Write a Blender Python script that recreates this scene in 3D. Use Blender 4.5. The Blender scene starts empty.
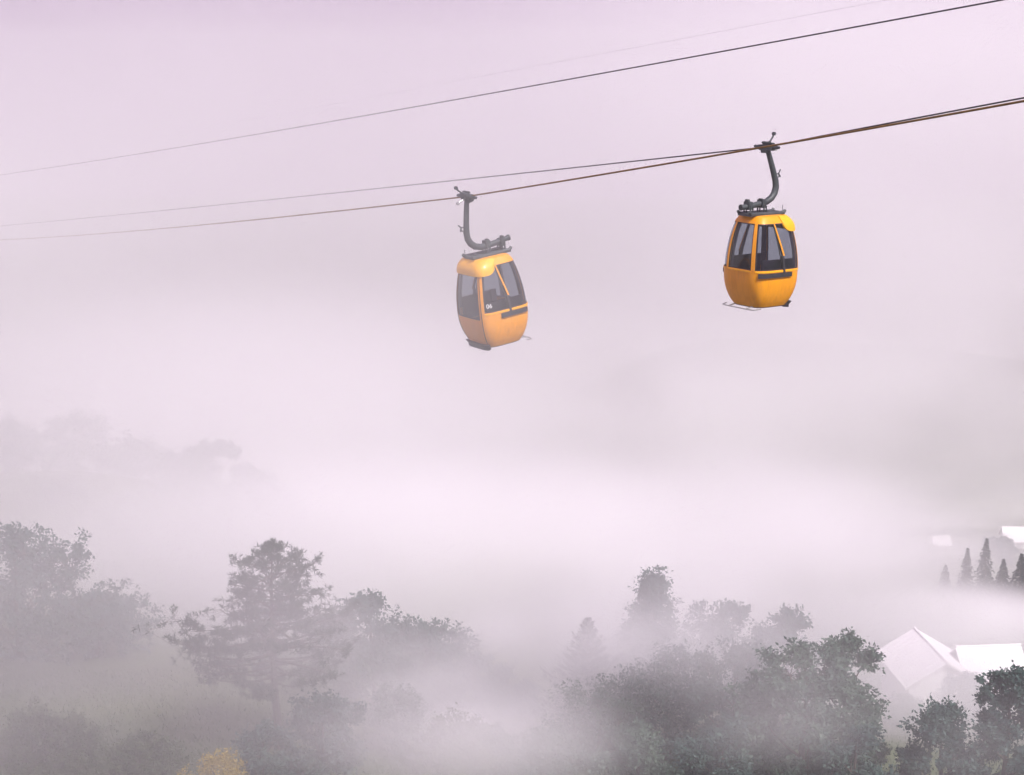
import bpy, bmesh, math, random
import numpy as np
from mathutils import Vector, Matrix

# ------------------------------------------------------------------ camera, sky, sun, exposure
sc = bpy.context.scene
COL = sc.collection
W, H = 1024, 775
LENS = 52.0
F = LENS / 36.0 * W                      # focal length in pixels
HORIZON = 60.0                           # pixel row of the true horizon
PITCH = -math.atan((H / 2 - HORIZON) / F)

cam_d = bpy.data.cameras.new('camera')
cam_d.lens = LENS
cam_d.sensor_width = 36.0
cam_d.clip_start = 0.1
cam_d.clip_end = 9000
cam = bpy.data.objects.new('camera', cam_d)
COL.objects.link(cam)
cam.rotation_euler = (math.pi / 2 + PITCH, 0, 0)
sc.camera = cam

SUN_AZ = math.radians(148)                # clockwise from +Y: to the right, a little behind the cabins
SUN_EL = math.radians(48)
world = bpy.data.worlds.new('World')
sc.world = world
world.use_nodes = True
wn = world.node_tree
wn.nodes.clear()
sky = wn.nodes.new('ShaderNodeTexSky')
sky.sky_type = 'NISHITA'
sky.sun_disc = False
sky.sun_elevation = SUN_EL
sky.sun_rotation = SUN_AZ
sky.altitude = 1500
sky.dust_density = 6.0
sky.air_density = 1.0
ovc = wn.nodes.new('ShaderNodeMix')      # an overcast deck: most of the blue is hidden by even pale cloud
ovc.data_type = 'RGBA'
ovc.inputs[0].default_value = 0.86
ovc.inputs[7].default_value = (4.75, 3.2, 5.05, 1)
bg = wn.nodes.new('ShaderNodeBackground')
bg.inputs['Strength'].default_value = 0.1
wo = wn.nodes.new('ShaderNodeOutputWorld')
wn.links.new(sky.outputs[0], ovc.inputs[6])
wn.links.new(ovc.outputs[2], bg.inputs['Color'])
wn.links.new(bg.outputs[0], wo.inputs['Surface'])

sun_d = bpy.data.lights.new('sun', 'SUN')
sun_d.energy = 5.0
sun_d.angle = math.radians(14)
sun_d.color = (1.0, 0.95, 0.935)
sun = bpy.data.objects.new('sun', sun_d)
COL.objects.link(sun)
to_sun = Vector((math.sin(SUN_AZ) * math.cos(SUN_EL), math.cos(SUN_AZ) * math.cos(SUN_EL), math.sin(SUN_EL)))
sun.rotation_euler = (-to_sun).to_track_quat('-Z', 'Y').to_euler()
sun.location = (60, 10, 60)

sc.view_settings.view_transform = 'Standard'
sc.view_settings.look = 'None'
sc.view_settings.gamma = 1.0
sc.view_settings.exposure = 0.24
sc.view_settings.use_curve_mapping = False
sc.render.engine = 'CYCLES'
sc.cycles.max_bounces = 12
sc.cycles.volume_bounces = 8
sc.cycles.diffuse_bounces = 3
sc.cycles.glossy_bounces = 3
sc.cycles.transparent_max_bounces = 24
sc.cycles.volume_step_rate = 2.0
sc.cycles.volume_max_steps = 128
sc.cycles.use_adaptive_sampling = True
sc.cycles.adaptive_threshold = 0.03
sc.cycles.adaptive_min_samples = 24
sc.cycles.use_denoising = True
sc.cycles.denoiser = 'OPENIMAGEDENOISE'

CP, SP = math.cos(PITCH), math.sin(PITCH)

def at(px, py, Y):
    """the point at ground distance Y (metres ahead of the camera) in the direction of a pixel"""
    x, y = (px - W / 2) / F, (H / 2 - py) / F
    d = (x, CP - y * SP, SP + y * CP)
    k = Y / d[1]
    return Vector((d[0] * k, Y, d[2] * k))

# ------------------------------------------------------------------ materials
def mat(name):
    m = bpy.data.materials.new(name)
    m.use_nodes = True
    nt = m.node_tree
    return m, nt, nt.nodes['Principled BSDF'], nt.nodes['Material Output']

def noisy(name, c1, c2, scale=4.0, rough=0.6, metal=0.0, bump=0.0, detail=5.0, coord='Object', coat=0.0):
    m, nt, b, o = mat(name)
    tc = nt.nodes.new('ShaderNodeTexCoord')
    n = nt.nodes.new('ShaderNodeTexNoise')
    n.inputs['Scale'].default_value = scale
    n.inputs['Detail'].default_value = detail
    nt.links.new(tc.outputs[coord], n.inputs['Vector'])
    r = nt.nodes.new('ShaderNodeValToRGB')
    r.color_ramp.elements[0].position = 0.35
    r.color_ramp.elements[1].position = 0.65
    r.color_ramp.elements[0].color = (*c1, 1)
    r.color_ramp.elements[1].color = (*c2, 1)
    nt.links.new(n.outputs['Fac'], r.inputs['Fac'])
    nt.links.new(r.outputs['Color'], b.inputs['Base Color'])
    b.inputs['Roughness'].default_value = rough
    b.inputs['Metallic'].default_value = metal
    b.inputs['Coat Weight'].default_value = coat
    if bump:
        bp = nt.nodes.new('ShaderNodeBump')
        bp.inputs['Strength'].default_value = bump
        bp.inputs['Distance'].default_value = 0.05
        nt.links.new(n.outputs['Fac'], bp.inputs['Height'])
        nt.links.new(bp.outputs['Normal'], b.inputs['Normal'])
    return m

def leafy(name, c1, c2, scale=0.9, trans=0.3):
    """foliage: two greens by clump, some light through the leaf"""
    m, nt, b, o = mat(name)
    tc = nt.nodes.new('ShaderNodeTexCoord')
    n = nt.nodes.new('ShaderNodeTexNoise')
    n.inputs['Scale'].default_value = scale
    n.inputs['Detail'].default_value = 6
    n.inputs['Roughness'].default_value = 0.75
    oi = nt.nodes.new('ShaderNodeObjectInfo')
    ad = nt.nodes.new('ShaderNodeVectorMath')
    ad.operation = 'ADD'
    nt.links.new(tc.outputs['Object'], ad.inputs[0])
    nt.links.new(oi.outputs['Location'], ad.inputs[1])
    nt.links.new(ad.outputs[0], n.inputs['Vector'])
    r = nt.nodes.new('ShaderNodeValToRGB')
    r.color_ramp.elements[0].position = 0.36
    r.color_ramp.elements[1].position = 0.64
    r.color_ramp.elements[0].color = (*c1, 1)
    r.color_ramp.elements[1].color = (*c2, 1)
    nt.links.new(n.outputs['Fac'], r.inputs['Fac'])
    nt.links.new(r.outputs['Color'], b.inputs['Base Color'])
    b.inputs['Roughness'].default_value = 0.55
    b.inputs['Specular IOR Level'].default_value = 0.3
    t = nt.nodes.new('ShaderNodeBsdfTranslucent')
    nt.links.new(r.outputs['Color'], t.inputs['Color'])
    mx = nt.nodes.new('ShaderNodeMixShader')
    mx.inputs[0].default_value = trans
    nt.links.new(b.outputs[0], mx.inputs[1])
    nt.links.new(t.outputs[0], mx.inputs[2])
    nt.links.new(mx.outputs[0], o.inputs['Surface'])
    return m

def glass(name, tint):
    m, nt, b, o = mat(name)
    nt.nodes.remove(b)
    tr = nt.nodes.new('ShaderNodeBsdfTransparent')
    tr.inputs['Color'].default_value = (*tint, 1)
    gl = nt.nodes.new('ShaderNodeBsdfGlossy')
    gl.inputs['Color'].default_value = (0.9, 0.9, 0.9, 1)
    gl.inputs['Roughness'].default_value = 0.04
    fr = nt.nodes.new('ShaderNodeFresnel')
    fr.inputs['IOR'].default_value = 1.5
    mx = nt.nodes.new('ShaderNodeMixShader')
    ge = nt.nodes.new('ShaderNodeNewGeometry')
    su = nt.nodes.new('ShaderNodeMath')
    su.operation = 'SUBTRACT'
    su.use_clamp = True
    nt.links.new(fr.outputs[0], su.inputs[0])
    nt.links.new(ge.outputs['Backfacing'], su.inputs[1])
    nt.links.new(su.outputs[0], mx.inputs[0])
    nt.links.new(tr.outputs[0], mx.inputs[1])
    nt.links.new(gl.outputs[0], mx.inputs[2])
    nt.links.new(mx.outputs[0], o.inputs['Surface'])
    return m

M = {}
def paint(name, c, rough=0.42):
    """gondola paint: even colour with faint vertical dirt streaks and uneven gloss"""
    m, nt, b, o = mat(name)
    tc = nt.nodes.new('ShaderNodeTexCoord')
    mp = nt.nodes.new('ShaderNodeMapping')
    mp.inputs['Scale'].default_value = (9, 9, 0.9)
    nt.links.new(tc.outputs['Object'], mp.inputs['Vector'])
    n = nt.nodes.new('ShaderNodeTexNoise')
    n.inputs['Scale'].default_value = 1.6
    n.inputs['Detail'].default_value = 6
    nt.links.new(mp.outputs[0], n.inputs['Vector'])
    r = nt.nodes.new('ShaderNodeValToRGB')
    r.color_ramp.elements[0].position = 0.3
    r.color_ramp.elements[1].position = 0.56
    r.color_ramp.elements[0].color = (c[0] * 0.88, c[1] * 0.85, c[2] * 1.2 + 0.002, 1)
    r.color_ramp.elements[1].color = (*c, 1)
    nt.links.new(n.outputs['Fac'], r.inputs['Fac'])
    nt.links.new(r.outputs['Color'], b.inputs['Base Color'])
    q = nt.nodes.new('ShaderNodeMapRange')
    q.inputs['To Min'].default_value = rough + 0.18
    q.inputs['To Max'].default_value = rough - 0.1
    nt.links.new(n.outputs['Fac'], q.inputs['Value'])
    nt.links.new(q.outputs[0], b.inputs['Roughness'])
    b.inputs['Coat Weight'].default_value = 0.1
    return m
M['paint'] = paint('yellow_paint', (0.82, 0.325, 0.002))
M['paint_bright'] = paint('hood_paint', (0.90, 0.44, 0.004))
M['paint_door'] = paint('door_paint', (0.74, 0.30, 0.02), 0.5)
M['rubber'] = noisy('rubber', (0.018, 0.018, 0.019), (0.03, 0.03, 0.03), 20, 0.7)
M['steel'] = noisy('painted_steel', (0.030, 0.040, 0.044), (0.055, 0.066, 0.068), 6, 0.5, bump=0.1)
M['dark'] = noisy('dark_plastic', (0.022, 0.022, 0.026), (0.035, 0.035, 0.04), 8, 0.5)
M['lining'] = noisy('lining', (0.05, 0.045, 0.06), (0.075, 0.07, 0.085), 5, 0.7)
M['seat'] = noisy('seat_plastic', (0.025, 0.023, 0.035), (0.04, 0.036, 0.05), 8, 0.55)
M['galv'] = noisy('galvanised', (0.42, 0.43, 0.43), (0.55, 0.55, 0.55), 14, 0.4, metal=0.7)
M['white'] = noisy('white_print', (0.78, 0.78, 0.78), (0.82, 0.82, 0.82), 10, 0.5)
M['glass'] = glass('tinted_glass', (0.72, 0.745, 0.77))
M['rope'] = noisy('wire_rope', (0.030, 0.029, 0.034), (0.06, 0.056, 0.06), 9, 0.5, metal=0.4, bump=0.3)
M['rope_rust'] = noisy('rusty_wire_rope', (0.16, 0.085, 0.018), (0.27, 0.15, 0.03), 6, 0.55, metal=0.3, bump=0.3)
M['bark'] = noisy('bark', (0.045, 0.035, 0.028), (0.09, 0.072, 0.058), 5, 0.9, bump=0.5)
M['pine'] = leafy('pine_needles', (0.022, 0.042, 0.034), (0.055, 0.085, 0.055), 0.8, 0.2)
M['spruce'] = leafy('spruce_needles', (0.018, 0.034, 0.034), (0.042, 0.064, 0.05), 0.8, 0.15)
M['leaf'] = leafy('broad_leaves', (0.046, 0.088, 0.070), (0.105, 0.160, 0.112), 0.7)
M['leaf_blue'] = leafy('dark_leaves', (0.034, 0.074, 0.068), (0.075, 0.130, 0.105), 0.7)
M['leaf_pale'] = leafy('pale_leaves', (0.055, 0.090, 0.045), (0.12, 0.15, 0.07), 0.7)
M['blossom'] = leafy('yellow_blossom', (0.25, 0.19, 0.02), (0.46, 0.34, 0.05), 1.6)
M['ground'] = noisy('meadow', (0.045, 0.07, 0.035), (0.10, 0.12, 0.06), 0.08, 0.95, bump=0.4, detail=10)
M['roof'] = noisy('white_sheet_roof', (0.78, 0.76, 0.75), (0.84, 0.82, 0.82), 1.5, 0.5)
M['wall'] = noisy('white_wall', (0.70, 0.68, 0.67), (0.80, 0.78, 0.77), 1.2, 0.85, bump=0.1)
M['pane'] = noisy('curtained_pane', (0.42, 0.42, 0.42), (0.5, 0.5, 0.5), 1.2, 0.15)
M['frame'] = noisy('frame_paint', (0.62, 0.60, 0.58), (0.70, 0.68, 0.66), 3, 0.6)

# ------------------------------------------------------------------ object helpers
def link(name, me, m=None, parent=None):
    o = bpy.data.objects.new(name, me)
    COL.objects.link(o)
    if m:
        me.materials.append(m)
    if parent:
        o.parent = parent
    return o

def pymesh(name, v, f, smooth=False):
    me = bpy.data.meshes.new(name)
    me.from_pydata([tuple(p) for p in v], [], f)
    me.update()
    if smooth:
        me.polygons.foreach_set('use_smooth', [True] * len(me.polygons))
    return me

def quads_mesh(name, V, n):
    """n separate quads, V is (n*4, 3)"""
    me = bpy.data.meshes.new(name)
    me.vertices.add(n * 4)
    me.vertices.foreach_set('co', V.astype(np.float32).ravel())
    me.loops.add(n * 4)
    me.loops.foreach_set('vertex_index', np.arange(n * 4, dtype=np.int32))
    me.polygons.add(n)
    me.polygons.foreach_set('loop_start', np.arange(0, n * 4, 4, dtype=np.int32))
    me.polygons.foreach_set('loop_total', np.full(n, 4, dtype=np.int32))
    me.update()
    me.validate()
    return me

def empty(name, loc=(0, 0, 0), rz=0.0):
    o = bpy.data.objects.new(name, None)
    o.empty_display_size = 0.3
    COL.objects.link(o)
    o.location = loc
    o.rotation_euler = (0, 0, rz)
    return o

def tag(o, label=None, cat=None, group=None, kind=None):
    if label: o['label'] = label
    if cat: o['category'] = cat
    if group: o['group'] = group
    if kind: o['kind'] = kind
    return o

class MB:
    """collects vertices and faces of one part"""
    def __init__(self):
        self.v, self.f = [], []
    def add(self, v, f):
        k = len(self.v)
        self.v += [tuple(p) for p in v]
        self.f += [[i + k for i in q] for q in f]
        return self
    def box(self, c, s, rot=None):
        R = rot or Matrix.Identity(3)
        v = []
        for dz in (-1, 1):
            for dx, dy in ((-1, -1), (1, -1), (1, 1), (-1, 1)):
                v.append(Vector(c) + R @ Vector((dx * s[0] / 2, dy * s[1] / 2, dz * s[2] / 2)))
        return self.add(v, [[3, 2, 1, 0], [4, 5, 6, 7], [0, 1, 5, 4], [1, 2, 6, 5], [2, 3, 7, 6], [3, 0, 4, 7]])
    def tube(self, pts, rad, n=8, cap=True, flat=1.0):
        pts = [Vector(p) for p in pts]
        if not hasattr(rad, '__len__'):
            rad = [rad] * len(pts)
        v, f = [], []
        a = None
        for i, p in enumerate(pts):
            d = (pts[min(i + 1, len(pts) - 1)] - pts[max(i - 1, 0)]).normalized()
            if a is None:
                a = d.cross(Vector((0, 0, 1)) if abs(d.z) < 0.8 else Vector((1, 0, 0)))
            a = a - d * a.dot(d)
            a.normalize()
            b = d.cross(a)
            for k in range(n):
                w = 2 * math.pi * (k + 0.5) / n
                v.append(p + (a * math.cos(w) * flat + b * math.sin(w)) * rad[i])
        for i in range(len(pts) - 1):
            for k in range(n):
                f.append([i * n + k, i * n + (k + 1) % n, (i + 1) * n + (k + 1) % n, (i + 1) * n + k])
        if cap:
            f.append(list(range(n))[::-1])
            f.append([(len(pts) - 1) * n + k for k in range(n)])
        return self.add(v, f)
    def build(self, name, m, parent=None, smooth=False, bevel=0.0):
        me = pymesh(name, self.v, self.f, smooth)
        if bevel or True:
            bm = bmesh.new()
            bm.from_mesh(me)
            bmesh.ops.recalc_face_normals(bm, faces=bm.faces)
            if bevel:
                bmesh.ops.bevel(bm, geom=list(bm.edges), offset=bevel, segments=2, affect='EDGES', clamp_overlap=True)
            bm.to_mesh(me)
            bm.free()
        if smooth:
            me.polygons.foreach_set('use_smooth', [True] * len(me.polygons))
            me.set_sharp_from_angle(angle=math.radians(40))
        return link(name, me, m, parent)

# ------------------------------------------------------------------ ground
def bump(x, y, cx, cy, rx, ry, h):
    return h * math.exp(-((x - cx) / rx) ** 2 - ((y - cy) / ry) ** 2)

def ground_z(x, y):
    z = -22 - 0.23 * min(y, 560) - 0.03 * max(0, min(y, 2200) - 560)
    z += bump(x, y, -66, 190, 42, 46, 12)           # wooded rise on the left
    z += bump(x, y, 132, 375, 66, 70, 26)           # wooded rise on the right, above the houses
    z += bump(x, y, 70, 470, 75, 90, 40)            # far hill in the middle
    z += bump(x, y, 12, 84, 16, 12, 2.0)
    z += 0.7 * math.sin(x * 0.071 + 1.3) * math.sin(y * 0.053) + 0.3 * math.sin(x * 0.23) * math.cos(y * 0.19 + x * 0.05)
    return z

xs = np.concatenate([np.linspace(-900, -150, 20)[:-1], np.linspace(-150, 200, 120), np.linspace(200, 900, 20)[1:]])
ys = np.concatenate([np.linspace(-60, 60, 14)[:-1], np.linspace(60, 260, 90), np.linspace(260, 700, 60)[1:], np.linspace(700, 2200, 20)[1:]])
gv = [(x, y, ground_z(x, y)) for y in ys for x in xs]
nx = len(xs)
gf = [[j * nx + i, j * nx + i + 1, (j + 1) * nx + i + 1, (j + 1) * nx + i] for j in range(len(ys) - 1) for i in range(nx - 1)]
ground = link('ground', pymesh('ground', gv, gf, True), M['ground'])
tag(ground, kind='structure')

# ------------------------------------------------------------------ trees
def leaf_quads(C, D, L, Wd, rng, curl=0.0):
    """quads at centres C, long axis D, length L, width Wd; random roll"""
    n = len(C)
    D = D / (np.linalg.norm(D, axis=1, keepdims=True) + 1e-9)
    R = rng.normal(size=(n, 3))
    S = np.cross(D, R)
    S /= (np.linalg.norm(S, axis=1, keepdims=True) + 1e-9)
    a = D * (L[:, None] / 2)
    b = S * (Wd[:, None] / 2)
    V = np.stack([C - a, C - a * 0.1 + b, C + a, C - a * 0.1 - b], axis=1)
    return V.reshape(-1, 3)

def branch(mb, p0, p1, r0, r1, rng, sag=0.0, seg=4, n=5):
    p0, p1 = np.array(p0, float), np.array(p1, float)
    L = np.linalg.norm(p1 - p0)
    pts = []
    j = rng.normal(size=3) * L * 0.06
    for i in range(seg + 1):
        t = i / seg
        p = p0 * (1 - t) + p1 * t + j * math.sin(math.pi * t)
        p[2] += sag * L * math.sin(math.pi * t)
        pts.append(p)
    mb.tube(pts, [r0 * (1 - t / seg) + r1 * t / seg for t in range(seg + 1)], n, cap=False)

def make_tree(name, trunk, crown, bark, leafm):
    t = empty(name)
    trunk.build('trunk', bark, t, smooth=True)
    link('crown', crown, leafm, t)
    return t

def broadleaf(seed, h, w, base=0.25, leaves=9000, leaf=0.2, top=0.6, lean=(0, 0), limbs=24, tight=0.5, ragged=0.3, point=False):
    """rounded, uneven crown: limbs -> twigs -> clumps of leaves. w crown width, base where the crown starts"""
    leaves, leaf = int(leaves * 1.45), leaf * 1.25
    rng = np.random.default_rng(seed)
    mb = MB()
    tp = []
    for i in range(7):
        t = i / 6
        tp.append((lean[0] * t * h + rng.normal() * 0.015 * h * t, lean[1] * t * h + rng.normal() * 0.015 * h * t, h * 0.92 * t))
    r0 = 0.022 * h + 0.03
    mb.tube(tp, [r0 * (1.25 if i == 0 else 1 - 0.86 * i / 6) for i in range(7)], 8, cap=False)
    tp = np.array(tp)
    def trunk_at(z):
        t = np.clip(z / (h * 0.92), 0, 1) * 6
        i = min(int(t), 5)
        return tp[i] * (1 - (t - i)) + tp[i + 1] * (t - i)
    clumps = []
    nl = max(5, int(limbs * 0.45))
    for k in range(nl):                       # lobes of the crown, each carried by one limb
        u = (k + 0.5 + rng.uniform(-0.4, 0.4)) / nl
        zc = h * (base + (1 - base) * (0.10 + 0.80 * u))
        e = (u - 0.42) / (0.62 if u > 0.42 else 0.75)
        env = w / 2 * math.sqrt(max(0.03, 1 - e * e))
        if point:
            env = w / 2 * (1.04 - u) ** 0.75
        lr = w * (0.25 - (0.15 if point else 0.09) * u) * rng.uniform(0.75, 1.2) * (0.6 + 0.5 * tight)
        rad = max(0.0, env - lr * 0.8) * rng.uniform(1 - ragged, 1 + ragged * 0.5)
        ang = k * 2.39996 + rng.normal() * 0.35
        ax = trunk_at(zc)
        ctr = np.array([ax[0] + math.cos(ang) * rad, ax[1] + math.sin(ang) * rad, zc])
        st = trunk_at(max(h * base * 0.6, zc - rad * rng.uniform(0.4, 0.9) - lr * 0.5))
        branch(mb, st, ctr, r0 * (0.55 - 0.35 * u), 0.02, rng, sag=-0.05)
        for q in range(int(10 + lr * 9)):
            d = rng.normal(size=3)
            d /= np.linalg.norm(d)
            d[2] = d[2] * 0.8 + 0.12
            tip = ctr + d * lr * rng.uniform(0.45, 1.12)
            clumps.append((tip, rng.uniform(0.45, 1.0)))
            if q % 2 == 0:
                branch(mb, ctr, tip, 0.022, 0.008, rng, seg=2, n=3)
    for q in range(5):
        clumps.append((tp[-1] + np.array([rng.normal() * 0.1 * w * .3, rng.normal() * 0.1 * w * .3, h * rng.uniform(-0.03, 0.05)]), 0.6))
    wsum = sum(c[1] for c in clumps)
    C, D = [], []
    for c, s in clumps:
        n = max(10, int(leaves * s / wsum))
        sub = rng.normal(size=(6, 3)) * 0.24 * s * (0.6 + w / 14)
        off = sub[rng.integers(0, 6, n)] + rng.normal(size=(n, 3)) * np.array([0.2, 0.2, 0.14]) * s * (0.6 + w / 14)
        C.append(c + off)
        d = off + rng.normal(size=(n, 3)) * 0.35
        d[:, 2] -= 0.12
        D.append(d)
    C, D = np.concatenate(C), np.concatenate(D)
    C[:, 2] = np.maximum(C[:, 2], 0.05)
    n = len(C)
    L = leaf * rng.uniform(0.6, 1.4, n)
    me = quads_mesh('crown', leaf_quads(C, D, L, L * 0.55, rng), n)
    return mb, me

def pine(seed, h, w, base=0.3, tufts=1700, lean=(0.0, 0.0), long_low=1.0, needles=10):
    """open mountain pine: bare trunk, level limbs, flat plates of needle tufts"""
    rng = np.random.default_rng(seed)
    mb = MB()
    tp = np.array([(lean[0] * t * h + 0.02 * h * math.sin(3 * t), lean[1] * t * h, h * 0.97 * t) for t in np.linspace(0, 1, 9)])
    r0 = 0.02 * h + 0.03
    mb.tube(tp, [r0 * (1 - 0.9 * i / 8) for i in range(9)], 8, cap=False)
    tips, dirs = [], []
    nlev = int(h * 1.9)
    for k in range(nlev):
        u = k / (nlev - 1)
        z = h * (base + (0.985 - base) * u)
        i = min(int(z / (h * 0.97) * 8), 7)
        ax = tp[i] + (tp[i + 1] - tp[i]) * (z / (h * 0.97) * 8 - i)
        prof = 1.3 * (1 - u) ** 0.72 * (0.78 + 0.22 * math.sin(u * 11 + seed)) * (1.0 if u > 0.22 else 0.62 + 1.7 * u) + 0.04
        nb = 4 if u < 0.8 else 3
        for b in range(nb):
            if rng.uniform() < 0.16:
                continue
            ang = b * 2 * math.pi / nb + k * 1.13 + rng.normal() * 0.3
            L = w / 2 * prof * rng.uniform(0.55, 1.18)
            end = ax + np.array([math.cos(ang) * L, math.sin(ang) * L, L * rng.uniform(0.02, 0.30)])
            branch(mb, ax, end, 0.02 + 0.016 * L, 0.012, rng, sag=-0.06)
            side = np.array([-math.sin(ang), math.cos(ang), 0])
            ntw = int(4 + L * 4.2)
            for q in range(ntw):
                t = rng.uniform(0.28, 1.0) ** 0.8
                p = ax * (1 - t) + end * t
                p[2] -= 0.06 * L * math.sin(math.pi * t)
                sl = rng.normal() * 0.5 * (0.35 + L * 0.28)
                tip = p + side * sl + np.array([math.cos(ang), math.sin(ang), 0]) * abs(sl) * 0.5 + np.array([0, 0, rng.uniform(0.0, 0.25)])
                branch(mb, p, tip, 0.014, 0.007, rng, seg=2, n=3)
                m = rng.integers(2, 5)
                for _ in range(m):
                    s = rng.uniform(0.45, 1.05)
                    tips.append(p * (1 - s) + tip * s + rng.normal(size=3) * np.array([0.1, 0.1, 0.05]))
                    dirs.append(tip - p + np.array([0, 0, 0.18]))
    for q in range(10):
        tips.append(tp[-1] + np.array([0, 0, rng.uniform(-0.5, 0.25)]) + rng.normal(size=3) * 0.08)
        dirs.append(np.array([0, 0, 1.0]))
    T, Dr = np.array(tips), np.array(dirs)
    Dr /= np.linalg.norm(Dr, axis=1, keepdims=True) + 1e-9
    C = np.repeat(T, needles, axis=0)
    D = np.repeat(Dr, needles, axis=0) * 0.5 + rng.normal(size=(len(C), 3)) * 0.55
    D /= np.linalg.norm(D, axis=1, keepdims=True)
    n = len(C)
    L = rng.uniform(0.18, 0.42, n)
    C = C + D * L[:, None] * 0.5
    me = quads_mesh('crown', leaf_quads(C, D, L, np.full(n, 0.045), rng), n)
    return mb, me

def spruce(seed, h, w, upturn=-0.25, quads=5200, narrow=1.0, size=1.0):
    """conical conifer in tiers; upturn > 0 lifts the branch tips, < 0 lets them droop"""
    rng = np.random.default_rng(seed)
    mb = MB()
    mb.tube([(0, 0, 0), (0, 0, h * 0.5), (0, 0, h * 0.98)], [0.016 * h + 0.03, 0.011 * h, 0.012], 7, cap=False)
    tiers = int(9 + h * 2.2)
    P, D, S = [], [], []
    per = quads / tiers
    for k in range(tiers):
        u = (k + 0.5) / tiers
        z = h * (0.06 + 0.93 * u)
        R = w / 2 * (1 - u) ** (0.85 * narrow) * (1 + 0.12 * rng.normal()) + 0.06
        nb = int(6 + 5 * (1 - u))
        a0 = rng.uniform(0, 6.28)
        for b in range(nb):
            ang = a0 + b * 2 * math.pi / nb + rng.normal() * 0.15
            L = R * rng.uniform(0.72, 1.12)
            d = np.array([math.cos(ang), math.sin(ang), 0])
            if L > 0.5:
                branch(mb, (0, 0, z), d * L * 0.9 + np.array([0, 0, z + upturn * L * 0.8]), 0.012 + 0.01 * L, 0.006, rng, seg=2, n=3)
            m = max(4, int(per / nb * (0.5 + (1 - u))))
            t = rng.uniform(0.12, 1, m) ** 0.75
            side = np.array([-math.sin(ang), math.cos(ang), 0])
            lat = rng.normal(size=m) * 0.17 * L * (1.15 - t) + rng.normal(size=m) * 0.05
            p = d[None] * (t * L)[:, None] + side[None] * lat[:, None]
            p[:, 2] += z + upturn * L * t ** 1.6 + rng.normal(size=m) * 0.05
            P.append(p)
            dd = d[None] * 0.8 + side[None] * np.sign(lat)[:, None] * 0.5 + rng.normal(size=(m, 3)) * 0.25
            dd[:, 2] += upturn * 1.2
            D.append(dd)
            S.append(np.full(m, 0.5 + 0.5 * (1 - u)))
    P, D, S = np.concatenate(P), np.concatenate(D), np.concatenate(S)
    n = len(P)
    L = rng.uniform(0.16, 0.34, n) * size * (0.6 + 0.5 * S) * (0.7 + 0.04 * h)
    me = quads_mesh('crown', leaf_quads(P, D, L, L * 0.36, rng), n)
    return mb, me

def plant(kind, seed, px, ytop, Y, width_px, label, m='leaf', cat='tree', group=None, name=None, rz=None, **kw):
    """stand a tree on the ground at distance Y under pixel column px, its top reaching row ytop"""
    p = at(px, ytop, Y)
    g = ground_z(p.x, Y)
    h = p.z - g
    w = width_px / F * math.hypot(Y, p.z) 
    fn = {'broadleaf': broadleaf, 'pine': pine, 'spruce': spruce}[kind]
    mb, me = fn(seed, h, w, **kw)
    zmax = max(v.co.z for v in me.vertices)
    t = make_tree(name or {'broadleaf': 'broadleaf_tree', 'pine': 'pine_tree', 'spruce': 'spruce_tree'}[kind], mb, me, M['bark'], M[m])
    t.location = (p.x, Y, g - 0.03)
    s = h / zmax
    t.scale = (s, s, s)
    t.rotation_euler.z = rz if rz is not None else random.Random(seed).uniform(0, 6.28)
    tag(t, label, cat, group)
    print(f'{label[:50]:52s} h={h:.1f} w={w:.1f}')
    return t

# near left: the big pine and what grows round its foot
plant('pine', 5, 272, 536, 84, 200, 'tall pine with level spreading limbs and bare trunk, left of centre', 'pine', rz=2.6, lean=(0.0, 0.0))
plant('broadleaf', 11, 322, 690, 75, 104, 'dark dense shrub at the foot of the tall pine', 'leaf_blue', 'shrub', name='shrub', base=0.04, leaves=8000, leaf=0.17, tight=0.7)
plant('broadleaf', 12, 262, 716, 73, 70, 'small dark bush between the pine foot and the yellow flowering bush', 'leaf_blue', 'shrub', name='shrub', base=0.04, leaves=5000, leaf=0.16)
plant('broadleaf', 13, 213, 748, 70, 78, 'yellow flowering bush at the bottom edge of the photo', 'blossom', 'shrub', name='shrub', base=0.03, leaves=5500, leaf=0.12, tight=0.8)
plant('broadleaf', 14, 140, 735, 75, 110, 'low pale green bush left of the yellow flowering bush', 'leaf_pale', 'shrub', name='shrub', base=0.03, leaves=6500, leaf=0.16, tight=0.8)
plant('broadleaf', 15, 42, 706, 78, 150, 'wide pale green bush at the lower left corner', 'leaf_pale', 'shrub', name='shrub', base=0.03, leaves=8000, leaf=0.17, tight=0.8)
# dark fogged clump at the left edge
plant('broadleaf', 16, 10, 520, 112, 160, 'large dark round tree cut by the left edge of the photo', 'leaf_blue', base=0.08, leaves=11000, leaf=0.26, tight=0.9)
plant('broadleaf', 17, 92, 580, 114, 130, 'dim dark tree next to the one cut by the left edge', 'leaf_blue', base=0.08, leaves=9000, leaf=0.26, tight=0.9)
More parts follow.
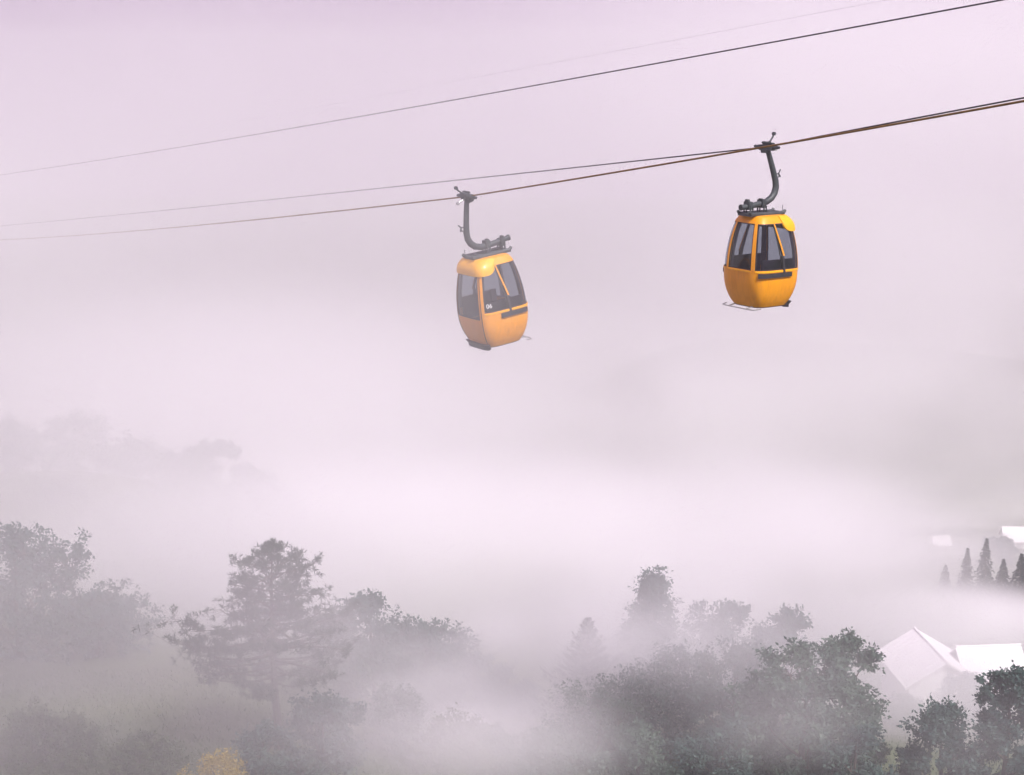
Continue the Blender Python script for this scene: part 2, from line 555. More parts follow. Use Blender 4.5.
# trees stepping down to the right behind the pine
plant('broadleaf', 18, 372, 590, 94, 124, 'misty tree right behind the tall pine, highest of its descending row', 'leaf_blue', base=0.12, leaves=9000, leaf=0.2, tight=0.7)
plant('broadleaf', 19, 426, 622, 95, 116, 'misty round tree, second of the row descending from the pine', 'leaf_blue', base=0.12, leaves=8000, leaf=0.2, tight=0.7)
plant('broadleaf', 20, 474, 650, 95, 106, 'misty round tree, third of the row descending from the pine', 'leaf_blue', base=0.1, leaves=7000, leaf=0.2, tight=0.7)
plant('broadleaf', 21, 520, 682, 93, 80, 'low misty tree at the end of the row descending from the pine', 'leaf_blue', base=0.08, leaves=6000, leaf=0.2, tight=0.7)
plant('broadleaf', 22, 396, 684, 82, 92, 'low shrub with gaps between the pine and the mid slope', 'leaf', 'shrub', name='shrub', base=0.08, leaves=6000, leaf=0.16)
plant('broadleaf', 23, 456, 714, 76, 112, 'pale green shrub at the bottom, under the descending row of trees', 'leaf_pale', 'shrub', name='shrub', base=0.04, leaves=7500, leaf=0.16, tight=0.8)
plant('broadleaf', 24, 532, 716, 75, 120, 'green shrub at the bottom centre left of the slope trees', 'leaf', 'shrub', name='shrub', base=0.04, leaves=8000, leaf=0.16, tight=0.8)
# centre group
plant('spruce', 25, 588, 616, 84, 112, 'feathery conifer with upturned tips left of the tall misty tree', 'spruce', name='conifer_tree', upturn=0.5, quads=5200, size=1.1)
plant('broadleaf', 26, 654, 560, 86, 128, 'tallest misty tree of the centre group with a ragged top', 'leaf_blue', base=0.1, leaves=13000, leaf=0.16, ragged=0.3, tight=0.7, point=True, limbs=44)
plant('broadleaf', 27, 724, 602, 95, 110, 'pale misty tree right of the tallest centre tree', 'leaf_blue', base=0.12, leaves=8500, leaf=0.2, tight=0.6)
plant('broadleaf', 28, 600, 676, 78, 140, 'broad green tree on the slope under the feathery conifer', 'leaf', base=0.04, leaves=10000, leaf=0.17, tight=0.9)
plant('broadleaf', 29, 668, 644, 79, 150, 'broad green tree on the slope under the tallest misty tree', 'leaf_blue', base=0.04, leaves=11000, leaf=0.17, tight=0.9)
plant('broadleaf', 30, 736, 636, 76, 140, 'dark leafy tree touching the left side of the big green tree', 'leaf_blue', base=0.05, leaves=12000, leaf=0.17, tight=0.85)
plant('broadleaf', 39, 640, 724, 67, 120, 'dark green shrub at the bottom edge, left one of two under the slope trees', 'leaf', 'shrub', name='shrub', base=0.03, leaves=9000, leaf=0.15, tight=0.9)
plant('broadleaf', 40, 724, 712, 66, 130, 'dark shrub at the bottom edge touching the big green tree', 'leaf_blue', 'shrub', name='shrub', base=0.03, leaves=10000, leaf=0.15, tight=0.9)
# right group
plant('broadleaf', 31, 806, 640, 67, 150, 'big green leafy tree in front, left of the white house', 'leaf', base=0.06, leaves=17000, leaf=0.16, tight=0.8)
plant('broadleaf', 32, 850, 626, 70, 92, 'open branched tree reaching toward the white house roof', 'leaf', base=0.12, leaves=9000, leaf=0.16, tight=0.4, ragged=0.45)
plant('broadleaf', 33, 790, 606, 88, 90, 'pale fogged tree behind the big green leafy tree', 'leaf_blue', base=0.12, leaves=8000, leaf=0.2, tight=0.6)
plant('broadleaf', 34, 858, 722, 64, 78, 'dark low tree at the bottom edge under the house', 'leaf_blue', base=0.06, leaves=7500, leaf=0.15, tight=0.6)
plant('broadleaf', 35, 945, 698, 66, 92, 'grey green tree standing in front of the white house', 'leaf_blue', base=0.04, leaves=12500, leaf=0.15, tight=0.85)
plant('broadleaf', 36, 1014, 660, 66, 96, 'dark green tree cut by the right edge beside the house', 'leaf_blue', base=0.03, leaves=14000, leaf=0.16, tight=0.9)
plant('broadleaf', 37, 968, 672, 88, 54, 'faint misty bush against the white house roof', 'leaf_blue', 'shrub', name='shrub', base=0.06, leaves=5500, leaf=0.18, tight=0.7)
plant('broadleaf', 38, 906, 692, 87, 52, 'faint misty bush left of the white house wall', 'leaf_blue', 'shrub', name='shrub', base=0.06, leaves=5500, leaf=0.18, tight=0.7)
# far spruces by the upper huts
for i, (px, yt, Y, wp, lb) in enumerate([
        (946, 564, 152, 24, 'faint spruce, leftmost of the five by the upper huts'),
        (968, 547, 150, 26, 'slim dark spruce left of the tallest upper spruce'),
        (987, 538, 148, 31, 'tallest dark spruce by the upper huts'),
        (1004, 558, 147, 30, 'hazy spruce just right of the tallest upper spruce'),
        (1022, 553, 146, 36, 'dark spruce cut by the right edge by the upper huts')]):
    plant('spruce', 50 + i, px, yt, Y, wp, lb, 'spruce', group='spruces by the upper huts', quads=3200, size=1.2)
plant('broadleaf', 56, 1002, 533, 182, 42, 'dim round tree beside the upper right hut', 'leaf_blue', base=0.1, leaves=5000, leaf=0.3, tight=0.8)
# trees on the rise at the left, ghosts in the fog
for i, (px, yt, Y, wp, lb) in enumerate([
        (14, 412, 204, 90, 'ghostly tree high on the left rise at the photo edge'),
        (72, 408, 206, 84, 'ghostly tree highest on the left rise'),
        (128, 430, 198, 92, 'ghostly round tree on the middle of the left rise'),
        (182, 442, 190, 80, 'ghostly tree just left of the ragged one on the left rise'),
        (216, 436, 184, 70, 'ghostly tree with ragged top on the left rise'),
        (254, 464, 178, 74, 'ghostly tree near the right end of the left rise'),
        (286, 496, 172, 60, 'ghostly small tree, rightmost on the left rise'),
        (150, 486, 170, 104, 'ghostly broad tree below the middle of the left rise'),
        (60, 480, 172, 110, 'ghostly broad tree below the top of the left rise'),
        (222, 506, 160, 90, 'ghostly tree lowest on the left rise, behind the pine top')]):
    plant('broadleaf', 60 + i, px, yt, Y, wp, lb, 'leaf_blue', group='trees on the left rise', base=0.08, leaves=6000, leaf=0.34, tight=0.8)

# meadow grass tufts on the nearer slope
def meadow():
    rng = np.random.default_rng(4)
    n = 40000
    y = rng.uniform(66, 108, n)
    x = rng.uniform(-0.42, 0.42, n) * y
    z = np.array([ground_z(a, b) for a, b in zip(x, y)])
    D = rng.normal(size=(n, 3)) * 0.35
    D[:, 2] = 1
    L = rng.uniform(0.12, 0.34, n)
    C = np.stack([x, y, z + L * 0.4], 1)
    o = link('grass', quads_mesh('grass', leaf_quads(C, D, L, L * 0.2, rng), n), M['leaf_pale'])
    tag(o, 'tall pale green grass on the misty slope', 'grass', kind='stuff')
meadow()

# ------------------------------------------------------------------ houses
def gable_block(par, x0, x1, y0, y1, zw, zr, axis, over=0.45, names=('wall', 'roof'), windows=()):
    """one block of a house: walls with gable ends, two roof slopes with thickness, ridge cap, windows"""
    w = MB()
    if axis == 'x':
        ym = (y0 + y1) / 2
        v = [(x0, y0, -1.5), (x1, y0, -1.5), (x1, y1, -1.5), (x0, y1, -1.5), (x0, y0, zw), (x1, y0, zw), (x1, y1, zw), (x0, y1, zw), (x0, ym, zr - .12), (x1, ym, zr - .12)]
        f = [[0, 1, 5, 4], [1, 2, 6, 9, 5], [2, 3, 7, 6], [3, 0, 4, 8, 7], [4, 5, 9, 8], [7, 8, 9, 6], [3, 2, 1, 0]]
    else:
        xm = (x0 + x1) / 2
        v = [(x0, y0, -1.5), (x1, y0, -1.5), (x1, y1, -1.5), (x0, y1, -1.5), (x0, y0, zw), (x1, y0, zw), (x1, y1, zw), (x0, y1, zw), (xm, y0, zr - .12), (xm, y1, zr - .12)]
        f = [[0, 1, 5, 8, 4], [1, 2, 6, 5], [2, 3, 7, 9, 6], [3, 0, 4, 7], [4, 8, 9, 7], [5, 6, 9, 8], [3, 2, 1, 0]]
    w.add(v, f).build('wall', M['wall'], par)
    half = ((y1 - y0) if axis == 'x' else (x1 - x0)) / 2
    k = (zr - zw) / half
    r = None
    for s in (-1, 1):
        rb = MB()
        pts = []
        for dz in (0.0, 0.14):
            for e in (-1, 1):
                for q in (0, 1):
                    d = q * (half + over)
                    zz = zr - d * k + dz
                    if axis == 'x':
                        pts.append(((x0 - over) if e < 0 else (x1 + over), (y0 + y1) / 2 + s * d, zz))
                    else:
                        pts.append(((x0 + x1) / 2 + s * d, (y0 - over) if e < 0 else (y1 + over), zz))
        rb.add(pts, [[0, 1, 3, 2], [4, 6, 7, 5], [0, 2, 6, 4], [1, 5, 7, 3], [0, 4, 5, 1], [2, 3, 7, 6]])
        ro = rb.build('roof', M['roof'], par)
        # standing seams of the sheet roof, as one fine relief part
        sm = MB()
        n = 12
        for i in range(n):
            t = (i + 0.5) / n
            a = Vector(pts[4]).lerp(Vector(pts[6]), t)
            b = Vector(pts[5]).lerp(Vector(pts[7]), t)
            sm.tube([a + Vector((0, 0, 0.01)), b + Vector((0, 0, 0.01))], 0.014, 4)
        sm.build('roof_seam', M['roof'], ro)
        r = r or ro
    cap = MB()
    if axis == 'x':
        cap.tube([(x0 - over, (y0 + y1) / 2, zr + .14), (x1 + over, (y0 + y1) / 2, zr + .14)], 0.09, 6)
    else:
        cap.tube([((x0 + x1) / 2, y0 - over, zr + .14), ((x0 + x1) / 2, y1 + over, zr + .14)], 0.09, 6)
    cap.build('ridge_cap', M['roof'], r)
    for (x, z, ww, hh) in windows:                     # on the near wall
        fr = MB()
        fr.box((x, y0 - .03, z + hh / 2 + .04), (ww + .16, .07, .08)).box((x, y0 - .03, z - hh / 2 - .04), (ww + .16, .07, .08))
        fr.box((x - ww / 2 - .04, y0 - .03, z), (.08, .07, hh)).box((x + ww / 2 + .04, y0 - .03, z), (.08, .07, hh)).box((x, y0 - .025, z), (.05, .05, hh))
        wn_ = fr.build('window', M['frame'], par)
        MB().box((x, y0 - .012, z), (ww, .02, hh)).build('pane', M['pane'], wn_)

hp = at(950, 690, 96)
house = empty('house', (hp.x, 96, ground_z(hp.x, 96)), math.radians(5))
peak = at(950, 650, 96).z - house.location.z
gable_block(house, 0.72, 4.5, -2.5, 2.9, peak - 2.2, peak, 'x', windows=[(2.6, 1.5, 1.0, 1.2)])
gable_block(house, -4.0, 0.70, -2.8, 2.6, peak - 1.1, peak + 0.35, 'y', windows=[(-1.7, 1.3, 1.1, 1.2)])
tag(house, 'white house with bright white pitched roof among the lower right trees', 'house')
print('house ridge height', peak)

def hut(px, py, Y, lx, ly, hw, hr, rz, label):
    p = at(px, py, Y)
    o = empty('hut', (p.x, Y, ground_z(p.x, Y)), math.radians(rz))
    top = p.z - o.location.z
    print(label, top)
    gable_block(o, -lx / 2, lx / 2, -ly / 2, ly / 2, top - hr, top, 'x', over=0.3, windows=[(0, top - hr - 0.9, 0.7, 0.8)])
    tag(o, label, 'hut', 'upper huts')
hut(941, 537, 205, 2.2, 1.8, 0, 1.2, 8, 'small white roofed hut left of the upper spruces')
hut(1018, 528, 205, 4.0, 3.2, 0, 1.4, -6, 'white roofed hut cut by the right edge, topmost of the huts')
hut(948, 570, 186, 3.6, 2.6, 0, 1.2, 10, 'white roofed hut half hidden behind the leftmost upper spruce')

# ------------------------------------------------------------------ ropes
RD = Vector((-0.545, 0.839, 0)).normalized()          # the lift line in plan: from near right to far left
ON = Vector((-RD.y, RD.x, 0))                          # outward of the near rope (to the left and near)

def rope_path(px0, Y0, samples, far=160, near=40, kink=None):
    """a rope standing in the vertical plane through (px0, Y0) along the line; rows of the photo give its sag"""
    x0 = (px0 - W / 2) / F * Y0 * 1.0
    xs_, zs_ = [], []
    for px, py in samples:
        d = at(px, py, 1.0)
        # intersect the pixel's direction with the vertical plane
        # (x0,Y0)+s*RD = Y*(d.x,1)
        A = d.x
        s = (A * Y0 - x0) / (RD.x - A * RD.y)
        Yp = Y0 + s * RD.y
        xs_.append(s)
        zs_.append(d.z * Yp)
    o = np.argsort(xs_)
    s_, z_ = np.array(xs_)[o], np.array(zs_)[o]
    def seg(sa, za, lo, hi, n):
        deg = min(2, len(sa) - 1)
        c = np.polyfit(sa, za, deg)
        t = np.linspace(lo, hi, n)
        return t, np.polyval(c, t)
    if kink is None:
        t, z = seg(s_, z_, s_[0], s_[-1], 60)
    else:
        ks = kink
        l = s_ <= ks + 1e-6
        rgt = s_ >= ks - 1e-6
        t1, z1 = seg(s_[l], z_[l], s_[0], ks, 30)
        t2, z2 = seg(s_[rgt], z_[rgt], ks, s_[-1], 40)
        zk = (z1[-1] + z2[0]) / 2
        z1 += (zk - z1[-1]) * np.linspace(0, 1, len(z1)) ** 3
        z2 += (zk - z2[0]) * np.linspace(1, 0, len(z2)) ** 3
        t, z = np.concatenate([t1, t2[1:]]), np.concatenate([z1, z2[1:]])
    # go on straight past both edges of the picture
    sl0, sl1 = (z[1] - z[0]) / (t[1] - t[0]), (z[-1] - z[-2]) / (t[-1] - t[-2])
    t = np.concatenate([[t[0] - near], t, [t[-1] + far]])
    z = np.concatenate([[z[0] - sl0 * near], z, [z[-1] + sl1 * far]])
    pts = [Vector((x0 + RD.x * a, Y0 + RD.y * a, b)) for a, b in zip(t, z)]
    return pts, (lambda a: Vector((x0 + RD.x * a, Y0 + RD.y * a, float(np.interp(a, t, z)))))

def rope(name, pts, rad, m, label, group):
    o = MB().tube(pts, rad, 8).build(name, m, None, smooth=True)
    tag(o, label, 'cable', group)
    return o

DA = DB = 35.0
ptsA, fA = rope_path(467, DA, [(0, 240), (150, 229.5), (300, 216), (400, 204.5), (467, 195.5), (520, 187.5), (640, 168), (750, 149.5), (900, 123), (1024, 101.2)], kink=0.0)
ptsB, fB = rope_path(764, DB, [(0, 226), (150, 212), (300, 195.5), (430, 184.5), (560, 170.5), (640, 161.5), (690, 155.5), (764, 147.5), (900, 121), (1024, 97.8)], kink=0.0)
rope('haul_rope', ptsA, 0.019, M['rope_rust'], 'thick rusty brown cable that the left cabin hangs from', 'lift cables')
rope('haul_rope', ptsB, 0.018, M['rope'], 'thick dark cable that the right cabin hangs from', 'lift cables')
ptsC, _ = rope_path(512, 46, [(0, 175), (256, 133.5), (512, 91), (768, 44), (992, 0)])
rope('haul_rope', ptsC, 0.018, M['rope'], 'dark cable crossing high above both cabins', 'lift cables')
ptsD, _ = rope_path(512, 120, [(0, 166), (150, 139), (360, 98), (512, 71), (768, 22), (880, 2)])
rope('haul_rope', ptsD, 0.005, M['rope'], 'faint thin cable, the topmost of all', 'lift cables')

# ------------------------------------------------------------------ gondola cabins
ZT, ZB = -1.60, -3.70                                   # roof edge and floor edge below the grip
CY = -0.06                                              # cabin centre off the grip
PROF = [(-0.02, .40), (0.0, .445), (0.05, .515), (0.12, .572), (0.25, .640), (0.4, .690), (0.55, .714), (0.66, .714), (0.76, .696), (0.86, .645), (0.95, .565), (1.0, .495)]
PT, PH = [p[0] for p in PROF], [p[1] for p in PROF]

def prof(t):
    # smooth (cubic) reading of the profile table
    t = min(max(t, PT[0]), PT[-1])
    i = max(0, min(len(PT) - 2, int(np.searchsorted(PT, t) - 1)))
    def m(k):
        if k <= 0: return (PH[1] - PH[0]) / (PT[1] - PT[0])
        if k >= len(PT) - 1: return (PH[-1] - PH[-2]) / (PT[-1] - PT[-2])
        return (PH[k + 1] - PH[k - 1]) / (PT[k + 1] - PT[k - 1])
    hh = PT[i + 1] - PT[i]
    u = (t - PT[i]) / hh
    return ((2 * u ** 3 - 3 * u ** 2 + 1) * PH[i] + (u ** 3 - 2 * u ** 2 + u) * hh * m(i) + (-2 * u ** 3 + 3 * u ** 2) * PH[i + 1] + (u ** 3 - u ** 2) * hh * m(i + 1))

NSUP = 4.5
def S(s, t, off=0.0):
    """cabin skin: s runs round the cabin (0 = front end, 2 = door side, 4 = rear end, 6 = inner side), t from roof (0) to floor (1)"""
    s = s % 8
    k = int(((s + 1) % 8) // 2)
    c = s - 2 * k if s < 7 else s - 8
    q = [(1, c), (-c, 1), (-1, -c), (c, -1)][k]
    nrm = (abs(q[0]) ** NSUP + abs(q[1]) ** NSUP) ** (1 / NSUP)
    h = prof(t) + off
    return Vector((q[0] / nrm * h, CY + q[1] / nrm * h, ZT + (ZB - ZT) * t))

def slab(mb, s0, s1, t0, t1, off, thick, ns=None, nt_=None):
    """curved slab on the skin; s0, s1, t0, t1, off may be functions (s of t-fraction, t of s-fraction, off of both)"""
    fs0 = s0 if callable(s0) else (lambda v, a=s0: a)
    fs1 = s1 if callable(s1) else (lambda v, a=s1: a)
    ft0 = t0 if callable(t0) else (lambda u, a=t0: a)
    ft1 = t1 if callable(t1) else (lambda u, a=t1: a)
    fo = off if callable(off) else (lambda u, v, a=off: a)
    if ns is None:
        ns = max(2, int(abs(fs1(.5) - fs0(.5)) / 0.16) + 1)
    if nt_ is None:
        nt_ = max(1, int(abs(ft1(.5) - ft0(.5)) / 0.07) + 1)
    v, f = [], []
    for lay in (0, 1):
        for j in range(nt_ + 1):
            for i in range(ns + 1):
                uu, vv = i / ns, j / nt_
                a = fs0(vv) + (fs1(vv) - fs0(vv)) * uu
                b = ft0(uu) + (ft1(uu) - ft0(uu)) * vv
                v.append(S(a, b, fo(uu, vv) - lay * thick))
    n1 = ns + 1
    N = n1 * (nt_ + 1)
    for j in range(nt_):
        for i in range(ns):
            q = [j * n1 + i, j * n1 + i + 1, (j + 1) * n1 + i + 1, (j + 1) * n1 + i]
            f.append(q)
            f.append([N + k for k in q[::-1]])
    for i in range(ns):
        f.append([i + 1, i, N + i, N + i + 1])
        k = nt_ * n1 + i
        f.append([k, k + 1, N + k + 1, N + k])
    for j in range(nt_):
        a, b = j * n1, (j + 1) * n1
        f.append([a, b, N + b, N + a])
        a, b = a + ns, b + ns
        f.append([b, a, N + a, N + b])
    return mb.add(v, f)

def ring(mb, t0, t1, off, thick, nt_=6, ns=64):
    v, f = [], []
    for lay in (0, 1):
        for j in range(nt_ + 1):
            for i in range(ns):
                v.append(S(8 * i / ns, t0 + (t1 - t0) * j / nt_, off - lay * thick))
    N = ns * (nt_ + 1)
    for j in range(nt_):
        for i in range(ns):
            a, b = j * ns + i, j * ns + (i + 1) % ns
            f.append([a, b, b + ns, a + ns])
            f.append([N + a, N + a + ns, N + b + ns, N + b])
    for i in range(ns):
        a, b = i, (i + 1) % ns
        f.append([b, a, N + a, N + b])
        a, b = nt_ * ns + i, nt_ * ns + (i + 1) % ns
        f.append([a, b, N + b, N + a])
    return mb.add(v, f)

def window(par, name, s0, s1, t0, t1, seal=0.035, sealt=0.011):
    """a pane with its black rubber seal"""
    f0 = s0 if callable(s0) else (lambda v, a=s0: a)
    f1 = s1 if callable(s1) else (lambda v, a=s1: a)
    mb = MB()
    slab(mb, f0, f1, t0, t1, -0.012, 0.006)
    w = mb.build(name, M['glass'], par, smooth=True)
    sm = MB()
    slab(sm, f0, lambda v: f0(v) + seal, t0, t1, -0.003, 0.022, ns=1)
    slab(sm, lambda v: f1(v) - seal, f1, t0, t1, -0.003, 0.022, ns=1)
    slab(sm, lambda v: f0(0) + seal, lambda v: f1(0) - seal, t0, t0 + sealt, -0.003, 0.022, nt_=1)
    slab(sm, lambda v: f0(1) + seal, lambda v: f1(1) - seal, t1 - sealt, t1, -0.003, 0.022, nt_=1)
    sm.build('seal', M['rubber'], w, smooth=True)
    return w

HEAD, SILL, DSILL = 0.066, 0.575, 0.655

def make_cabin():
    root = empty('gondola_cabin')
    # --- lower shell, open where the door stands (s 1.16 .. 2.84)
    b = MB()
    slab(b, 2.84, 9.16, SILL, 1.0, 0.0, 0.03, ns=52, nt_=9)
    slab(b, 1.16, 2.84, 0.955, 1.0, 0.0, 0.03, ns=14, nt_=1)
    b.build('body', M['paint'], root, smooth=True)
    fl = MB()
    v = [S(8 * i / 48, 0.985, -0.034) for i in range(48)]
    v2 = [p + Vector((0, 0, -0.05)) for p in v]
    fl.add(v + v2, [list(range(48)), [48 + i for i in range(48)][::-1]] + [[i, 48 + i, 48 + (i + 1) % 48, (i + 1) % 48] for i in range(48)])
    fl.build('floor', M['dark'], root)
    # --- roof: rim and shallow dome
    r = MB()
    ring(r, 0.0, HEAD, 0.0, 0.03, nt_=4)
    ro = r.build('roof_rim', M['paint'], root, smooth=True)
    d = MB()
    vv, ff = [], []
    n = 48
    lev = [(0.99, 0.0, .002), (0.93, 0.02, 0), (0.75, 0.032, 0), (0.4, 0.038, 0)]
    for sc_, dz, _ in lev:
        for i in range(n):
            p = S(8 * i / n, 0.0, 0.0)
            vv.append(Vector((p.x * sc_, CY + (p.y - CY) * sc_, p.z + dz)))
    vv.append(Vector((0, CY, ZT + 0.04)))
    for j in range(len(lev) - 1):
        for i in range(n):
            ff.append([j * n + i, j * n + (i + 1) % n, (j + 1) * n + (i + 1) % n, (j + 1) * n + i])
    for i in range(n):
        ff.append([(len(lev) - 1) * n + i, (len(lev) - 1) * n + (i + 1) % n, len(vv) - 1])
    d.add(vv, ff)
    d.build('roof', M['paint'], root, smooth=True)
    # --- pillars and windows
    def mull(v):        # the leaning bar on the ends, s of the front end
        return -0.22 + 0.34 * v
    def mullr(v):       # and on the rear end
        return 3.80 + 0.30 * v
    pw = 0.062
    # corner pillars: by the door (1.0), at the inner corners (6.8 / 5.2)
    pil = [(0.97, 1.14), (2.86, 3.03), (5.40, 5.50), (6.62, 6.80)]
    for a, c in pil:
        slab(MB(), a, c, HEAD, SILL, 0.004, 0.045).build('pillar', M['paint'], root, smooth=True)
        slab(MB(), a - .06, c + .06, HEAD, SILL, -0.05, 0.04).build('pillar_lining', M['lining'], root, smooth=True)
    for sgn in (0, 1):
        def fs(v, s=sgn):
            return mull(v) - pw / 2 if s == 0 else mullr(v) - pw / 2
        def fe(v, s=sgn):
            return fs(v, s) + pw
        slab(MB(), fs, fe, HEAD, 0.42, 0.004, 0.035, ns=1).build('mullion', M['paint'], root, smooth=True)
        slab(MB(), lambda v, s=sgn: fs(v, s) - .01, lambda v, s=sgn: fe(v, s) + .01, HEAD, 0.42, -0.036, 0.02, ns=1).build('mullion_lining', M['lining'], root, smooth=True)
        slab(MB(), lambda v, s=sgn: fs(.78 + .22 * v, s) - .01, lambda v, s=sgn: fe(.78 + .22 * v, s) + .01, 0.42, 0.63, 0.022, 0.05, ns=1).build('rack_bracket', M['dark'], root, smooth=True)
    # end windows: front (round the inner corner to the bar, bar to door pillar), and the rear pair mirrored
    window(root, 'window', -1.20, lambda v: mull(v) - pw / 2, HEAD, SILL)
    window(root, 'window', lambda v: mull(v) + pw / 2, 0.97, HEAD, SILL)
    window(root, 'window', 3.03, lambda v: mullr(v) - pw / 2, HEAD, SILL)
    window(root, 'window', lambda v: mullr(v) + pw / 2, 5.40, HEAD, SILL)
    window(root, 'window', 5.50, 6.62, HEAD, SILL)
    # sill trim on the ends and inner side
    for a, c in ((-1.18, 0.97), (3.03, 5.38), (5.52, 6.60)):
        slab(MB(), a, c, SILL + 0.004, SILL + 0.022, 0.012, 0.012, nt_=1).build('sill', M['paint_bright'], root, smooth=True)
    # --- door with its window
    dm = MB()
    slab(dm, 1.17, 2.83, DSILL, 0.95, -0.006, 0.03)
    slab(dm, 1.17, 1.26, HEAD, DSILL, -0.006, 0.03, ns=1)
    slab(dm, 2.74, 2.83, HEAD, DSILL, -0.006, 0.03, ns=1)
    door = dm.build('door', M['paint_door'], root, smooth=True)
    g = MB()
    slab(g, 1.26, 2.74, HEAD, DSILL, -0.018, 0.006)
    g.build('pane', M['glass'], door, smooth=True)
    g = MB()
    for a, c in ((1.26, 1.30), (2.70, 2.74)):
        slab(g, a, c, HEAD, DSILL, -0.008, 0.024, ns=1)
    slab(g, 1.30, 2.70, DSILL - 0.012, DSILL, -0.008, 0.024, nt_=1)
    slab(g, 1.138, 1.168, HEAD, 0.955, 0.006, 0.03, ns=1)
    slab(g, 2.832, 2.862, HEAD, 0.955, 0.006, 0.03, ns=1)
    g.build('seal', M['rubber'], door, smooth=True)
    # hood over the door, rounded at its lower corners
    hd = MB()
    def hood_b(u):
        e = abs(u - 0.5) * 2
        return 0.025 + 0.135 * (1 - max(0.0, (e - 0.72) / 0.28) ** 2.6) ** 0.5
    def hood_o(u, v):
        e = abs(u - 0.5) * 2
        side = max(0.0, 1 - max(0.0, e - 0.55) / 0.45)
        return 0.022 + 0.030 * side * math.sin(math.pi * (0.18 + 0.6 * v)) + 0.018 * math.sin(math.pi * v)
    slab(hd, 0.20, 3.80, -0.012, hood_b, hood_o, 0.045, ns=40, nt_=8)
    hd.build('door_hood', M['paint_bright'], root, smooth=True)
    st = MB()
    slab(st, 1.02, 2.98, 0.962, 1.03, 0.075, 0.11, ns=18, nt_=2)
    st.build('door_step', M['dark'], root, smooth=True)
    # --- rack bars on the two ends
    for a, c in ((-1.02, 0.40), (3.72, 4.76)):
        k = MB()
        slab(k, a, c, 0.605, 0.655, 0.045, 0.04, ns=12, nt_=2)
        k.build('rack_bar', M['dark'], root, smooth=True)
    # --- guide rail under the inner side
    g = MB()
    yb, zb = CY - 0.70, ZB + 0.0
    g.tube([(-.60, yb + .20, zb - .01), (-.56, yb + .04, zb - .03), (-.42, yb, zb - .03), (.42, yb, zb - .03), (.56, yb + .04, zb - .03), (.60, yb + .20, zb - .01)], 0.014, 6)
    for x in (-.3, .3):
        g.tube([(x, yb, zb - .03), (x, yb + .26, zb + .02)], 0.016, 6)
    g.build('guide_rail', M['galv'], root, smooth=True)
    # --- benches inside
    for sx in (-1, 1):
        st = MB()
        st.box((sx * .40, CY, ZB + .50), (.34, .92, .06))
        st.box((sx * .40, CY, ZB + .28), (.06, .70, .38))
        be = st.build('bench', M['seat'], root)
        bk = MB().box((sx * .565, CY, ZB + .84), (.05, .98, .56))
        bk.build('bench_back', M['seat'], be)
    gr = MB()
    gr.tube([(.08, CY - .06, ZB + .95), (.08, CY - .06, ZB + 1.26), (.08, CY + .12, ZB + 1.26), (.08, CY + .12, ZB + .95)], 0.014, 6)
    gr.tube([(.08, CY + .03, ZB + .06), (.08, CY + .03, ZB + .95)], 0.018, 6)
    gr.tube([(.08, CY - .06, ZB + .95), (.08, CY + .12, ZB + .95)], 0.014, 6)
    gr.build('grab_rail', M['dark'], root, smooth=True)
    # --- hanger: bent arm from the grip to the frame on the roof
    P = [(.02, -.05), (.09, -.22), (.17, -.42), (.25, -.63), (.31, -.80), (.33, -.95), (.29, -1.09), (.20, -1.20), (.06, -1.275), (-.12, -1.315), (-.32, -1.34), (-.52, -1.36), (-.72, -1.375)]
    arm = MB().tube([(0, y, z) for y, z in P], [.060, .064, .068, .072, .076, .079, .081, .081, .079, .074, .070, .066, .062], 10).build('hanger_arm', M['steel'], root, smooth=True)
    MB().tube([(0, -.72, -1.375), (0, -.755, -1.378)], .075, 10).build('end_cap', M['steel'], arm, smooth=True)
    hk = MB()
    hk.tube([(0, .29, -.66), (0, .40, -.63), (0, .46, -.54)], 0.016, 6)
    hk.tube([(0, .33, -.76), (0, .42, -.70), (0, .40, -.63)], 0.016, 6)
    hk.tube([(0, .41, -.63), (0, .46, -.72)], 0.014, 6)
    hk.build('arm_hook', M['steel'], arm, smooth=True)
    # frame on the roof, boat shaped, with two clamps and dampers
    fr = MB()
    for x in (-.20, .20):
        fr.tube([(x, -.66, -1.47), (x, -.60, -1.535), (x, -.3, -1.55), (x, .2, -1.55), (x, .42, -1.535), (x, .47, -1.48)], [.035, .05, .058, .058, .05, .035], 8)
    for y in (-.58, -.20, .18, .40):
        fr.tube([(-.22, y, -1.545), (.22, y, -1.545)], .042, 8)
    fr.box((0, -.14, -1.563), (.46, .98, .035))
    fo = fr.build('roof_frame', M['steel'], root, smooth=True)
    for y in (-.52, -.10):
        c = MB()
        c.box((0, y, -1.33 + (y + .3) * 0.06), (.20, .12, .19))
        c.box((0, y - .03, -1.225), (.12, .06, .06))
        for x in (-.11, .11):
            c.tube([(x, y - .02, -1.54), (x, y - .02, -1.33)], .022, 8)
            c.tube([(x, y + .05, -1.54), (x, y + .05, -1.36)], .018, 8)
        c.build('arm_clamp', M['steel'], fo, bevel=0.008)
    an = MB()
    an.tube([(.14, .44, -1.53), (.14, .44, -1.36)], .008, 5)
    an.build('aerial', M['steel'], fo)
    # grip
    gp = MB()
    gp.box((.0, -.005, -.015), (.44, .13, .13))
    gp.box((.0, .05, .07), (.34, .10, .06))
    gp.box((-.02, -.02, -.10), (.20, .15, .08))
    gp.tube([(.16, -.03, .10), (-.14, -.03, .10)], .03, 8)
    go = gp.build('grip', M['steel'], root, bevel=0.012)
    lv = MB()
    lv.tube([(.0, .02, .09), (.0, .10, .13), (.0, .17, .22), (.0, .20, .28)], [.028, .024, .02, .02], 7)
    lv.tube([(-.03, .205, .30), (.03, .205, .30)], .042, 10)
